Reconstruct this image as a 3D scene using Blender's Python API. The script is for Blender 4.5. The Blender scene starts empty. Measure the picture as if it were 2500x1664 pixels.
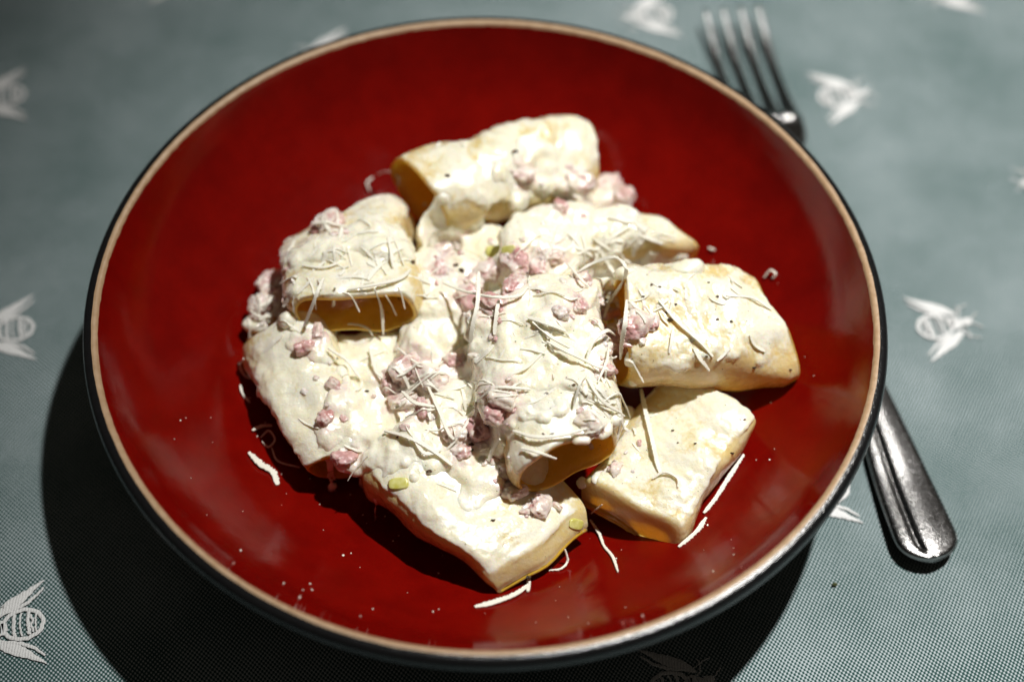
import bpy, math, random
import numpy as np
from mathutils import Vector, noise
from mathutils.bvhtree import BVHTree

random.seed(7)
rng = np.random.default_rng(7)
CM = 0.01
scene = bpy.context.scene

# ------------------------------------------------------------------ camera (all working coordinates in cm, table top z = 0)
CAM = np.array([0.0, -25.57532599, 38.65394062])
RT = np.array([0.99974357, 0.0042985, 0.02223319])
UP = np.array([-0.01641124, 0.81404699, 0.58056711])
FW = np.array([0.01560329, 0.58078311, -0.81390879])
RT /= np.linalg.norm(RT); FW -= FW.dot(RT) * RT; FW /= np.linalg.norm(FW); UP = np.cross(RT, FW)
cd = bpy.data.cameras.new("camera")
cam = bpy.data.objects.new("camera", cd)
scene.collection.objects.link(cam)
from mathutils import Matrix
Mx = Matrix(((RT[0], UP[0], -FW[0]), (RT[1], UP[1], -FW[1]), (RT[2], UP[2], -FW[2]))).to_4x4()
Mx.translation = Vector(CAM * CM)
cam.matrix_world = Mx
cd.sensor_width = 36.0
cd.lens = 56.16
cd.clip_start = 0.01
cd.clip_end = 20
cd.dof.use_dof = True
cd.dof.focus_distance = 0.413
cd.dof.aperture_fstop = 4.6
scene.camera = cam

# ------------------------------------------------------------------ world and lamp
w = bpy.data.worlds.new("World"); scene.world = w; w.use_nodes = True
w.node_tree.nodes["Background"].inputs[0].default_value = (1.0, 0.86, 0.7, 1)
w.node_tree.nodes["Background"].inputs[1].default_value = 0.035
scene.view_settings.view_transform = 'Standard'
scene.view_settings.look = 'None'
scene.view_settings.exposure = 0
scene.view_settings.gamma = 1
ld = bpy.data.lights.new("table_lamp", 'SPOT')
ld.energy = 66.0
ld.color = (1.0, 0.985, 0.95)
ld.spot_size = math.radians(41)
ld.spot_blend = 1.0
ld.shadow_soft_size = 0.016
lo = bpy.data.objects.new("table_lamp", ld)
lo.location = Vector((30, 20, 105)) * CM
lo.rotation_euler = (Vector((15, 1, 0)) - Vector((30, 20, 105))).to_track_quat('-Z', 'Y').to_euler()
scene.collection.objects.link(lo)
try:
    scene.cycles.use_denoising = True
    scene.cycles.max_bounces = 8
    scene.cycles.caustics_reflective = False
    scene.cycles.caustics_refractive = False
    scene.cycles.sample_clamp_indirect = 4.0
except Exception:
    pass

# ------------------------------------------------------------------ helpers
SC = 2500.0 / 2356.0
def at(u, v, z):
    """point at height z (cm) seen at pixel (u, v) of the 2356 px wide overview"""
    d = FW + (u * SC - 1250) / 3900.0 * RT - (v * SC - 832) / 3900.0 * UP
    return CAM + (z - CAM[2]) / d[2] * d
def ray(u, v):
    d = FW + (u * SC - 1250) / 3900.0 * RT - (v * SC - 832) / 3900.0 * UP
    return d / np.linalg.norm(d)

def mesh(name, verts, faces, mat=None, parent=None, smooth=True, attrs=None, kind=None):
    me = bpy.data.meshes.new(name)
    me.from_pydata((np.asarray(verts, float) * CM).tolist(), [], faces if isinstance(faces, list) else faces.tolist())
    me.update()
    if smooth:
        me.polygons.foreach_set("use_smooth", [True] * len(me.polygons))
    if attrs:
        for k, a in attrs.items():
            at_ = me.attributes.new(k, 'FLOAT', 'POINT')
            at_.data.foreach_set("value", np.asarray(a, np.float32))
    if mat: me.materials.append(mat)
    o = bpy.data.objects.new(name, me)
    scene.collection.objects.link(o)
    if parent: o.parent = parent
    if kind: o["kind"] = kind
    return o
def tag(o, label, cat, group=None):
    o["label"] = label; o["category"] = cat
    if group: o["group"] = group
    return o
def empty(name, loc, label, cat, group=None):
    o = bpy.data.objects.new(name, None)
    o.empty_display_size = 0.01
    o.location = Vector(np.asarray(loc, float) * CM)
    scene.collection.objects.link(o)
    return tag(o, label, cat, group)
def adopt(o, root):
    o.parent = root
    o.matrix_parent_inverse = Matrix.Translation(-root.location)
def fbm(p, s, o=4, seed=0.0):
    return noise.fractal(Vector((p[0] * s + seed, p[1] * s + seed * 1.7, p[2] * s - seed)), 0.9, 2.1, o)
def nz(V, s, o=3, seed=0.0):
    return np.array([fbm(p, s, o, seed) for p in V])
def sstep(a, b, x):
    t = np.clip((np.asarray(x) - a) / (b - a), 0, 1); return t * t * (3 - 2 * t)
def grid_faces(nr, nc, wrap_r=False, wrap_c=True, flip=False):
    R = nr if wrap_r else nr - 1
    C = nc if wrap_c else nc - 1
    i, j = np.meshgrid(np.arange(R), np.arange(C), indexing='ij')
    i = i.ravel(); j = j.ravel(); i2 = (i + 1) % nr; j2 = (j + 1) % nc
    f = np.stack([i * nc + j, i * nc + j2, i2 * nc + j2, i2 * nc + j], 1)
    return f[:, ::-1] if flip else f
def vnormals(V, F):
    a, b, c, d = (V[F[:, k]] for k in range(4))
    n = np.cross(c - a, d - b); N = np.zeros_like(V)
    for k in range(4): np.add.at(N, F[:, k], n)
    return N / (np.linalg.norm(N, axis=1)[:, None] + 1e-12)

# ------------------------------------------------------------------ materials
def newmat(name):
    m = bpy.data.materials.new(name); m.use_nodes = True
    nt = m.node_tree
    return m, nt, nt.nodes["Principled BSDF"]
def N(nt, t, **kw):
    n = nt.nodes.new(t)
    for k, v in kw.items(): setattr(n, k, v)
    return n
def L(nt, a, b): nt.links.new(a, b)
def mathn(nt, op, a=None, b=None, clamp=False):
    n = N(nt, "ShaderNodeMath", operation=op, use_clamp=clamp)
    for i, x in enumerate((a, b)):
        if x is None: continue
        if isinstance(x, (int, float)): n.inputs[i].default_value = x
        else: L(nt, x, n.inputs[i])
    return n.outputs[0]
def mixc(nt, fac, a, b):
    n = N(nt, "ShaderNodeMix", data_type='RGBA')
    for s, x in ((n.inputs[0], fac), (n.inputs[6], a), (n.inputs[7], b)):
        if isinstance(x, (int, float)): s.default_value = x
        elif isinstance(x, tuple): s.default_value = (*x, 1) if len(x) == 3 else x
        else: L(nt, x, s)
    return n.outputs[2]
def objco(nt, scale=1.0):
    g = N(nt, "ShaderNodeNewGeometry")
    return g.outputs["Position"]
def noisen(nt, scale, detail=4, rough=0.55, vec=None, off=0.0):
    n = N(nt, "ShaderNodeTexNoise"); n.inputs["Scale"].default_value = scale
    n.inputs["Detail"].default_value = detail; n.inputs["Roughness"].default_value = rough
    v = vec or objco(nt)
    if off:
        a = N(nt, "ShaderNodeVectorMath", operation='ADD'); L(nt, v, a.inputs[0]); a.inputs[1].default_value = (off, off * .7, off * 1.3); v = a.outputs[0]
    L(nt, v, n.inputs["Vector"])
    return n.outputs["Fac"]
def ramp(nt, fac, stops):
    r = N(nt, "ShaderNodeValToRGB"); L(nt, fac, r.inputs[0])
    el = r.color_ramp.elements
    while len(el) < len(stops): el.new(0.5)
    for e, (p, c) in zip(el, stops):
        e.position = p; e.color = (*c, 1) if isinstance(c, tuple) else (c, c, c, 1)
    return r.outputs[0]
def bump(nt, b, h, dist, strength=1.0):
    n = N(nt, "ShaderNodeBump"); n.inputs["Distance"].default_value = dist; n.inputs["Strength"].default_value = strength
    L(nt, h, n.inputs["Height"]); L(nt, n.outputs[0], b.inputs["Normal"]); return n

def m_food(name, cream, base, dark, sss=0.5, attr=True, sscale=0.0022, thin=False):
    """base food colour under a coat of cream; the vertex value 'coat' says how much cream lies there"""
    m, nt, b = newmat(name)
    if attr:
        a = N(nt, "ShaderNodeAttribute", attribute_name="coat").outputs["Fac"]
        n1 = noisen(nt, 900, 3); n2 = noisen(nt, 320, 3, off=3.0)
        f = mathn(nt, 'ADD', a, mathn(nt, 'MULTIPLY', mathn(nt, 'SUBTRACT', n1, 0.5), 1.5))
        f = mathn(nt, 'ADD', f, mathn(nt, 'MULTIPLY', mathn(nt, 'SUBTRACT', n2, 0.5), 0.7))
        f = ramp(nt, f, [(0.18, 0.0), (0.5, 0.55), (0.85, 1.0)])
    else:
        f = 1.0
    bc = mixc(nt, ramp(nt, noisen(nt, 260, 4, off=9.0), [(0.35, 0.0), (0.7, 1.0)]), base, dark)
    bc = mixc(nt, N(nt, "ShaderNodeAttribute", attribute_name="inner").outputs["Fac"], bc, (1.0, 0.60, 0.06))  # bare inside is deeper gold, brightened to paint in light glowing through the wall
    cc = mixc(nt, ramp(nt, noisen(nt, 180, 4, off=5.0), [(0.4, 0.0), (0.66, 1.0)]), cream, (cream[0] * .98, cream[1] * .96, cream[2] * .86))
    tint = N(nt, "ShaderNodeAttribute", attribute_name="tint").outputs["Fac"]
    tn = mathn(nt, 'MULTIPLY', tint, ramp(nt, noisen(nt, 650, 4, 0.65, off=12.0), [(0.38, 0.15), (0.62, 1.0)]))
    cc = mixc(nt, tn, cc, (0.80, 0.57, 0.56))
    # pepper dust and herb specks in the cream
    sp = N(nt, "ShaderNodeTexVoronoi"); sp.inputs["Scale"].default_value = 1300; L(nt, objco(nt), sp.inputs["Vector"])
    s1 = ramp(nt, sp.outputs["Distance"], [(0.10, 1.0), (0.2, 0.0)])
    s2 = ramp(nt, noisen(nt, 200, 2, off=1.0), [(0.5, 0.0), (0.66, 1.0)])
    cc = mixc(nt, mathn(nt, 'MULTIPLY', mathn(nt, 'MULTIPLY', s1, s2), 0.55), cc, (0.42, 0.30, 0.12))
    L(nt, mixc(nt, f, bc, cc), b.inputs["Base Color"])
    b.inputs["Subsurface Weight"].default_value = sss
    b.inputs["Subsurface Radius"].default_value = (1.0, 0.72, 0.42)
    b.inputs["Subsurface Scale"].default_value = sscale
    L(nt, ramp(nt, noisen(nt, 500, 3, off=2.0), [(0.35, 0.14), (0.65, 0.42)]), b.inputs["Roughness"])
    b.inputs["Specular IOR Level"].default_value = 0.5
    b.inputs["Coat Weight"].default_value = 1.0; b.inputs["Coat Roughness"].default_value = 0.06
    cb = N(nt, "ShaderNodeBump"); cb.inputs["Distance"].default_value = 0.0007; cb.inputs["Strength"].default_value = 0.8
    L(nt, noisen(nt, 520, 3, 0.55, off=8.0), cb.inputs["Height"]); L(nt, cb.outputs[0], b.inputs["Coat Normal"])
    h = mathn(nt, 'ADD', mathn(nt, 'MULTIPLY', noisen(nt, 700, 4, 0.6, off=4.0), 1.0), mathn(nt, 'MULTIPLY', noisen(nt, 2200, 2, off=6.0), 0.25))
    bump(nt, b, h, 0.00045, 0.5)
    if thin:                                   # the bare wall of the tube lets light through
        tr = N(nt, "ShaderNodeBsdfTranslucent"); tr.inputs["Color"].default_value = (1.0, 0.74, 0.22, 1)
        mx = N(nt, "ShaderNodeMixShader"); L(nt, mathn(nt, 'SUBTRACT', 0.30, mathn(nt, 'MULTIPLY', f, 0.24)), mx.inputs[0])
        L(nt, b.outputs[0], mx.inputs[1]); L(nt, tr.outputs[0], mx.inputs[2]); L(nt, mx.outputs[0], nt.nodes["Material Output"].inputs["Surface"])
    return m
CREAM = (0.94, 0.90, 0.755)
M_pasta = m_food("creamed_pasta", CREAM, (0.90, 0.74, 0.32), (0.92, 0.82, 0.50), sss=0.5, sscale=0.0016, thin=True)
M_cream = m_food("cream_sauce", CREAM, (0.86, 0.82, 0.66), (0.85, 0.80, 0.62))
M_ham = m_food("creamed_ham", (0.82, 0.74, 0.68), (0.50, 0.23, 0.215), (0.70, 0.45, 0.44), sss=0.35)

def m_cheese():
    m, nt, b = newmat("grated_cheese")
    c = mixc(nt, noisen(nt, 400, 3), (0.93, 0.90, 0.77), (0.96, 0.94, 0.84))
    L(nt, c, b.inputs["Base Color"]); b.inputs["Roughness"].default_value = 0.42
    bump(nt, b, noisen(nt, 2500, 3), 0.0003, 0.5)
    tr = N(nt, "ShaderNodeBsdfTranslucent"); L(nt, c, tr.inputs["Color"])
    mx = N(nt, "ShaderNodeMixShader"); mx.inputs[0].default_value = 0.15
    L(nt, b.outputs[0], mx.inputs[1]); L(nt, tr.outputs[0], mx.inputs[2]); L(nt, mx.outputs[0], nt.nodes["Material Output"].inputs["Surface"])
    return m
M_cheese = m_cheese()
def simple(name, col, rough, spec=0.5, metal=0.0, col2=None, ns=200, bumpd=0, bs=500):
    m, nt, b = newmat(name)
    if col2: L(nt, mixc(nt, ramp(nt, noisen(nt, ns, 4), [(0.35, 0.0), (0.65, 1.0)]), col, col2), b.inputs["Base Color"])
    else: b.inputs["Base Color"].default_value = (*col, 1)
    b.inputs["Roughness"].default_value = rough; b.inputs["Specular IOR Level"].default_value = spec
    b.inputs["Metallic"].default_value = metal
    if bumpd: bump(nt, b, noisen(nt, bs, 3), bumpd, 0.6)
    return m
M_pepper = simple("black_pepper", (0.025, 0.02, 0.012), 0.6, col2=(0.12, 0.07, 0.025), ns=900)
M_leek = simple("leek_green", (0.55, 0.52, 0.10), 0.3, col2=(0.72, 0.70, 0.28), ns=500)

def m_red():
    m, nt, b = newmat("red_glaze")
    big = noisen(nt, 90, 5, 0.6)
    fine = noisen(nt, 1400, 4, 0.7, off=2.0)
    c = mixc(nt, ramp(nt, big, [(0.35, 0.0), (0.68, 1.0)]), (0.135, 0.0018, 0.0009), (0.180, 0.0027, 0.0012))
    c = mixc(nt, ramp(nt, fine, [(0.46, 0.0), (0.72, 0.4)]), c, (0.11, 0.002, 0.001))
    L(nt, c, b.inputs["Base Color"])
    L(nt, mathn(nt, 'ADD', ramp(nt, fine, [(0.3, 0.08), (0.75, 0.13)]), ramp(nt, noisen(nt, 60, 5, 0.7, off=7.0), [(0.52, 0.0), (0.7, 0.07)])), b.inputs["Roughness"])
    b.inputs["Specular IOR Level"].default_value = 0.36
    bump(nt, b, mathn(nt, 'ADD', noisen(nt, 300, 3), mathn(nt, 'MULTIPLY', fine, 0.3)), 0.0002, 0.25)
    return m
M_red = m_red()
M_band = simple("bare_clay_rim", (0.38, 0.24, 0.13), 0.4, col2=(0.46, 0.31, 0.185), ns=400, bumpd=0.0003, bs=900)
M_black = simple("black_glaze", (0.006, 0.006, 0.007), 0.17, spec=0.5, col2=(0.010, 0.010, 0.010), ns=1500, bumpd=0.0002, bs=1500)
M_steel = None
def m_steel():
    m, nt, b = newmat("worn_steel")
    b.inputs["Metallic"].default_value = 1.0
    L(nt, mixc(nt, noisen(nt, 700, 4), (0.26, 0.255, 0.25), (0.36, 0.35, 0.345)), b.inputs["Base Color"])
    L(nt, ramp(nt, noisen(nt, 1100, 5, 0.7), [(0.35, 0.16), (0.7, 0.30)]), b.inputs["Roughness"])
    bump(nt, b, noisen(nt, 1500, 4, 0.7), 0.0002, 0.5)
    return m
M_steel = m_steel()

# weave runs along the directions of the bee pattern
WU = np.array([0.979, 0.202]); WV = np.array([0.202, -0.979])
def m_cloth():
    m, nt, b = newmat("green_weave")
    pos = objco(nt)
    # slight waviness of the threads
    nv = N(nt, "ShaderNodeTexNoise"); nv.inputs["Scale"].default_value = 30; L(nt, pos, nv.inputs["Vector"])
    dv = N(nt, "ShaderNodeVectorMath", operation='SCALE'); L(nt, nv.outputs["Color"], dv.inputs[0]); dv.inputs["Scale"].default_value = 0.0022
    pv = N(nt, "ShaderNodeVectorMath", operation='ADD'); L(nt, pos, pv.inputs[0]); L(nt, dv.outputs[0], pv.inputs[1])
    def dotp(v):
        d = N(nt, "ShaderNodeVectorMath", operation='DOT_PRODUCT'); L(nt, pv.outputs[0], d.inputs[0]); d.inputs[1].default_value = v; return d.outputs["Value"]
    k = 2 * math.pi / (0.115 * CM)
    su = mathn(nt, 'SINE', mathn(nt, 'MULTIPLY', dotp((WU[0], WU[1], 0)), k))
    sv = mathn(nt, 'SINE', mathn(nt, 'MULTIPLY', dotp((WV[0], WV[1], 0)), k * 0.82))
    pr = mathn(nt, 'MULTIPLY', su, sv)                     # staggered float dots of the light weft
    h = mathn(nt, 'MULTIPLY_ADD', pr, 0.5); nt.nodes[-1].inputs[2].default_value = 0.5
    fz = noisen(nt, 2600, 3, 0.6)
    big = noisen(nt, 28, 4, 0.6, off=3.0)
    hh = mathn(nt, 'ADD', h, mathn(nt, 'MULTIPLY', mathn(nt, 'SUBTRACT', fz, 0.5), 0.35))
    hh = mathn(nt, 'ADD', hh, mathn(nt, 'MULTIPLY', mathn(nt, 'SUBTRACT', big, 0.5), 0.45))
    c = mixc(nt, ramp(nt, hh, [(0.42, 0.0), (0.78, 1.0)]), (0.024, 0.074, 0.067), (0.47, 0.53, 0.55))
    # faint food stain near the bowl
    L(nt, c, b.inputs["Base Color"])
    b.inputs["Roughness"].default_value = 0.85
    b.inputs["Specular IOR Level"].default_value = 0.2
    bump(nt, b, h, 0.00025, 0.8)
    return m
M_cloth = m_cloth()
def m_bee():
    m, nt, b = newmat("white_brocade")
    pos = objco(nt)
    n = noisen(nt, 2200, 4, 0.7)
    st = N(nt, "ShaderNodeTexWave"); st.inputs["Scale"].default_value = 420; st.inputs["Distortion"].default_value = 3; L(nt, pos, st.inputs["Vector"])
    h = mathn(nt, 'ADD', n, mathn(nt, 'MULTIPLY', st.outputs["Fac"], 0.3))
    L(nt, mixc(nt, ramp(nt, h, [(0.35, 0.0), (0.75, 1.0)]), (0.62, 0.63, 0.62), (0.88, 0.88, 0.87)), b.inputs["Base Color"])
    b.inputs["Roughness"].default_value = 0.5
    b.inputs["Sheen Weight"].default_value = 0.3
    bump(nt, b, h, 0.0004, 0.7)
    return m
M_bee = m_bee()

# ------------------------------------------------------------------ tablecloth
nx, ny = 200, 200
xs = np.linspace(-60, 60, nx); ys = np.linspace(-60, 75, ny)
X, Y = np.meshgrid(xs, ys)
Vc = np.stack([X.ravel(), Y.ravel(), 0 * X.ravel()], 1)
Vc[:, 2] = -0.02 + 0.02 * np.array([noise.noise(Vector((p[0] * .09, p[1] * .09, 0))) for p in Vc])
cloth = mesh("tablecloth", Vc, grid_faces(ny, nx, wrap_c=False), M_cloth)
tag(cloth, "green woven tablecloth patterned with white bees under the bowl", "tablecloth")
tt = mesh("table_top", [(-60, -60, -.1), (60, -60, -.1), (60, 75, -.1), (-60, 75, -.1), (-60, -60, -2.5), (60, -60, -2.5), (60, 75, -2.5), (-60, 75, -2.5)],
          [(0, 1, 2, 3), (7, 6, 5, 4), (0, 4, 5, 1), (1, 5, 6, 2), (2, 6, 7, 3), (3, 7, 4, 0)],
          simple("dark_wood", (0.10, 0.055, 0.03), 0.5, col2=(0.16, 0.09, 0.045), ns=40), smooth=False, kind="structure")

def strip(pts, wid, z, thick=0.012):
    """flat raised strip of thread along 2D points, with widths"""
    P = np.array(pts, float); n = len(P)
    T = np.gradient(P, axis=0); T /= np.linalg.norm(T, axis=1)[:, None] + 1e-9
    Nn = np.stack([-T[:, 1], T[:, 0]], 1)
    W = np.interp(np.linspace(0, 1, n), np.linspace(0, 1, len(wid)), wid)[:, None] / 2
    rows = []
    for s, zz in ((-1, z), (-.7, z + thick), (.7, z + thick), (1, z)):
        q = P + Nn * W * s; rows.append(np.column_stack([q, np.full(n, zz)]))
    V = np.stack(rows, 1).reshape(-1, 3)
    return V, grid_faces(n, 4, wrap_c=False)
def curve2(ctrl, n=24):
    c = np.array(ctrl, float); t = np.linspace(0, 1, n); k = len(c) - 1
    out = np.zeros((n, c.shape[1]))
    for i in range(k + 1):
        out += (math.comb(k, i) * t ** i * (1 - t) ** (k - i))[:, None] * c[i]
    return out
bee_parts = []
for s in (1, -1):
    bee_parts += [(curve2([(1.30, .30 * s), (.9, .62 * s), (.45, .82 * s), (-.06, 1.22 * s)]), [.06, .25, .34, .26, .14, .03]),
                  (curve2([(1.15, .36 * s), (.7, .52 * s), (.4, .50 * s), (-.02, .98 * s)]), [.07, .09, .1, .09, .05]),
                  (curve2([(1.62, .06 * s), (1.80, .10 * s), (1.95, .30 * s)]), [.035, .03]),
                  (curve2([(1.28, .2 * s), (1.5, .30 * s), (1.42, .62 * s)]), [.04, .03]),
                  (curve2([(1.1, .3 * s), (1.45, .55 * s), (1.75, .62 * s)]), [.035, .03])]
ang = np.linspace(0, 2 * np.pi, 40)
bee_parts.append((np.stack([.52 + .52 * np.cos(ang), .42 * np.sin(ang)], 1), [.11, .11]))
for x0, wv in ((.2, .05), (.40, .09), (.60, .05), (.76, .09)):
    yy = np.linspace(-.36, .36, 14) * (1 - .3 * abs(x0 - .5)); bee_parts.append((np.stack([x0 + .06 * np.cos(yy * 4) - .06, yy], 1), [wv, wv]))
yy = np.linspace(-.24, .24, 14); bee_parts.append((np.stack([.29 + .035 * np.sin(yy * 22), yy], 1), [.06, .06]))
bee_parts.append((np.stack([np.linspace(.92, 1.4, 14), np.zeros(14)], 1), [.2, .42, .46, .38, .14]))
bee_parts.append((np.stack([np.linspace(1.38, 1.72, 12), np.zeros(12)], 1), [.12, .28, .3, .2, .05]))
BV, BF, off = [], [], 0
for i, (pts, wd) in enumerate(bee_parts):
    pts = np.asarray(pts)
    pts = pts + 0.012 * rng.standard_normal(pts.shape)
    V, F = strip(pts, wd, 0.004 + 0.0011 * i)
    BV.append(V); BF.append(F + off); off += len(V)
BV = np.concatenate(BV); BF = np.concatenate(BF); BV[:, 0] -= 0.5
bee_me = None
for col in range(-1, 8):
    perp = 13.75 - 5.4 * (5 - col) + (.55 if col in (4, 6) else 0)
    for k in range(-3, 4):
        a = (-14.6 if col % 2 == 0 else -9.7) + 9.7 * k
        if col == 6 and a < -14: a += .7
        x = perp * WU[0] + a * WV[0]; y = perp * WU[1] + a * WV[1]
        if math.hypot(x, y) < 5.5: continue
        d = np.array([x, y, 0]) - CAM
        zc = d @ FW; pu = d @ RT / zc * 3900 + 1250; pw = 832 - d @ UP / zc * 3900
        if not (-160 < pu < 2660 and -130 < pw < 1800): continue
        if math.hypot(x + 0, y + 0) < 8.0: continue
        if bee_me is None:
            o = mesh("bee_motif", BV, BF, M_bee); bee_me = o.data
        else:
            o = bpy.data.objects.new("bee_motif", bee_me); scene.collection.objects.link(o)
        o.location = Vector((x, y, 0.02)) * CM
        o.rotation_euler = (0, 0, math.atan2(WU[1], WU[0]) + (0 if col % 2 else math.pi))
        o.parent = cloth

# ------------------------------------------------------------------ bowl
prof = [(0, .9), (2, .9), (3.6, .91), (4.6, .95), (5.15, 1.03), (5.55, 1.14), (5.95, 1.32), (6.6, 1.68), (7.4, 2.14), (8.2, 2.64), (9.0, 3.27), (9.6, 3.93), (10.0, 4.57), (10.17, 4.91)]
def bowl_z(r):
    return float(np.interp(r, [p[0] for p in prof], [p[1] for p in prof]))
def smooth_prof(p, n):
    p = np.array(p, float); s = np.r_[0, np.cumsum(np.linalg.norm(np.diff(p, axis=0), axis=1))]
    # catmull-rom through points
    q = np.vstack([2 * p[0] - p[1], p, 2 * p[-1] - p[-2]]); out = []
    for i in range(1, len(q) - 2):
        m = max(2, int(round(n * (s[i] - s[i - 1]) / s[-1])))
        for t in np.linspace(0, 1, m, endpoint=False):
            out.append(.5 * ((2 * q[i]) + (-q[i - 1] + q[i + 1]) * t + (2 * q[i - 1] - 5 * q[i] + 4 * q[i + 1] - q[i + 2]) * t * t + (-q[i - 1] + 3 * q[i] - 3 * q[i + 1] + q[i + 2]) * t ** 3))
    out.append(q[-2]); return np.array(out)
NS = 512
th = np.linspace(0, 2 * np.pi, NS, endpoint=False)
jit_in = np.array([noise.noise(Vector((math.cos(t) * 40, math.sin(t) * 40, 0))) * .02 + noise.noise(Vector((math.cos(t) * 150, math.sin(t) * 150, 3))) * .022 for t in th])
jit_out = np.array([noise.noise(Vector((math.cos(t) * 22, math.sin(t) * 22, 7))) * .012 for t in th])
def lathe(name, p, mat, parent, jit0=None, jit1=None):
    p = np.array(p, float); n = len(p); V = []
    for i, (r, z) in enumerate(p):
        rr = np.full(NS, r); zz = np.full(NS, z)
        if i == 0 and jit0 is not None:
            d = p[1] - p[0]; d /= np.linalg.norm(d); rr = rr + jit0 * d[0]; zz = zz + jit0 * d[1]
        if i == n - 1 and jit1 is not None:
            d = p[-1] - p[-2]; d /= np.linalg.norm(d); rr = rr + jit1 * d[0]; zz = zz + jit1 * d[1]
        V.append(np.stack([rr * np.cos(th), rr * np.sin(th), zz], 1))
    return mesh(name, np.concatenate(V), grid_faces(n, NS), mat, parent)
bowl = empty("bowl", (0, 0, 0), "round red glazed bowl with bare clay rim and black outside holding the pasta", "bowl")
lip = [(10.17, 4.91), (10.195, 4.955), (10.23, 4.985), (10.28, 4.999), (10.315, 5.0), (10.33, 4.9998)]
outer = [(10.33, 4.9998), (10.40, 4.993), (10.46, 4.978), (10.51, 4.945), (10.55, 4.89), (10.575, 4.80), (10.575, 4.68), (10.53, 4.5), (10.42, 4.2), (10.15, 3.65), (9.6, 2.95), (8.7, 2.2), (7.4, 1.35), (5.6, .65), (4.5, .42), (4.3, .3), (4.25, .05), (4.0, .04), (3.9, .3), (0.05, .35)]
pin = smooth_prof(prof, 60); pin[0][0] = 0.02
lathe("red_interior", pin[:], M_red, bowl, jit1=jit_in)
o = lathe("clay_rim", smooth_prof(lip, 10), M_band, bowl, jit0=jit_in, jit1=jit_out)
lathe("black_exterior", smooth_prof(outer, 70), M_black, bowl, jit0=jit_out)

# ------------------------------------------------------------------ fork
def fork():
    tip = np.array([8.22, 15.7, 0]); end = np.array([12.15, -5.35, 0])
    ax = end - tip; Lf = np.linalg.norm(ax); ax /= Lf
    sd = np.array([-ax[1], ax[0], 0])          # points to the right (+x) side
    if sd[0] < 0: sd = -sd
    def prism(rows, nm, parent, attr=None):
        # rows: (s, half_w, z, half_t, side_offset)
        V = []; nc = 20
        a = np.linspace(0, 2 * np.pi, nc, endpoint=False)
        for s, hw, z, ht, so in rows:
            ce = np.sign(np.cos(a)) * abs(np.cos(a)) ** .7; se = np.sign(np.sin(a)) * abs(np.sin(a)) ** .8
            for c, q in zip(ce, se):
                V.append(tip + ax * s + sd * (so + hw * c) + np.array([0, 0, z + ht * q]))
        n = len(rows)
        F = grid_faces(n, nc).tolist(); F.append(list(range(nc))); F.append(list(range((n - 1) * nc, n * nc))[::-1])
        o = mesh(nm, V, F, M_steel, parent)
        return o
    root = empty("fork", (tip + end) / 2, "steel fork lying on the cloth behind and right of the bowl", "fork")
    for i in range(4):
        so = (-1.5 + i) * .62
        rows = []
        for t in np.linspace(0, 1, 16):
            s = t * 5.2
            z = .75 - .55 * math.sin(math.pi * min(1, t * .9)) + .0
            rows.append((s, .04 + .075 * min(1, t * 3 + .15), z, .06 + .05 * t, so * (1 - .10 * max(0, t - .3))))
        adopt(prism(rows, "tine", None), root)
    rows = []
    for s, hw, z, ht in [(4.9, 1.08, .42, .10), (5.4, 1.06, .48, .11), (6.0, .95, .60, .12), (6.6, .70, .78, .13), (7.2, .42, .95, .15), (8.0, .30, 1.05, .17), (9.5, .28, 1.0, .17)]:
        rows.append((s, hw, z, ht, 0))
    adopt(prism(rows, "shoulder", None), root)
    # handle: widening spoon-shaped bar with a raised border and a long groove
    nt_, nc = 70, 41; V = []
    for i in range(nt_):
        t = 1 - (1 - i / (nt_ - 1)) ** 1.7; s = 9.4 + t * (Lf - 9.4)
        hw = .28 + .60 * sstep(.15, .95, np.array(t)); 
        e = max(0.0, (s - (Lf - .85)) / .85)
        hw = float(hw) * math.sqrt(max(1 - e ** 2.4, 0.0004))
        zc = 1.0 - .72 * float(sstep(0, .55, np.array(t))) + .18 * float(sstep(.75, 1, np.array(t)))
        for j in range(nc):
            c = -1 + 2 * j / (nc - 1)
            top = .16 * (1 - abs(c) ** 6) ** .5
            g = -.085 * math.exp(-((c + .38) / .10) ** 2) * min(1, t * 3) * (1 if e < .55 else max(0, 1 - (e - .55) * 4))
            rdg = .05 * math.exp(-((c - .15) / .42) ** 2)
            V.append(tip + ax * s + sd * (hw * c) + np.array([0, 0, zc + top + g + rdg]))
    base = len(V)
    for i in range(nt_):
        for j in range(nc):
            v = V[i * nc + j]; c = -1 + 2 * j / (nc - 1)
            t = 1 - (1 - i / (nt_ - 1)) ** 1.7
            zc = 1.0 - .72 * float(sstep(0, .55, np.array(t))) + .18 * float(sstep(.75, 1, np.array(t)))
            V.append(np.array([v[0], v[1], zc - .12 * (1 - abs(c) ** 6) ** .5]))
    F = grid_faces(nt_, nc, wrap_c=False)
    F2 = grid_faces(nt_, nc, wrap_c=False, flip=True) + base
    Fs = F.tolist() + F2.tolist()
    for i in range(nt_ - 1):
        for j in (0, nc - 1):
            a, b_ = i * nc + j, (i + 1) * nc + j
            Fs.append([a, b_, b_ + base, a + base])
    for j in range(nc - 1):
        a = (nt_ - 1) * nc + j; Fs.append([a, a + 1, a + 1 + base, a + base])
        a = j; Fs.append([a, a + 1, a + 1 + base, a + base])
    adopt(mesh("handle", V, Fs, M_steel, None), root)
    return root
fork()

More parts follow.
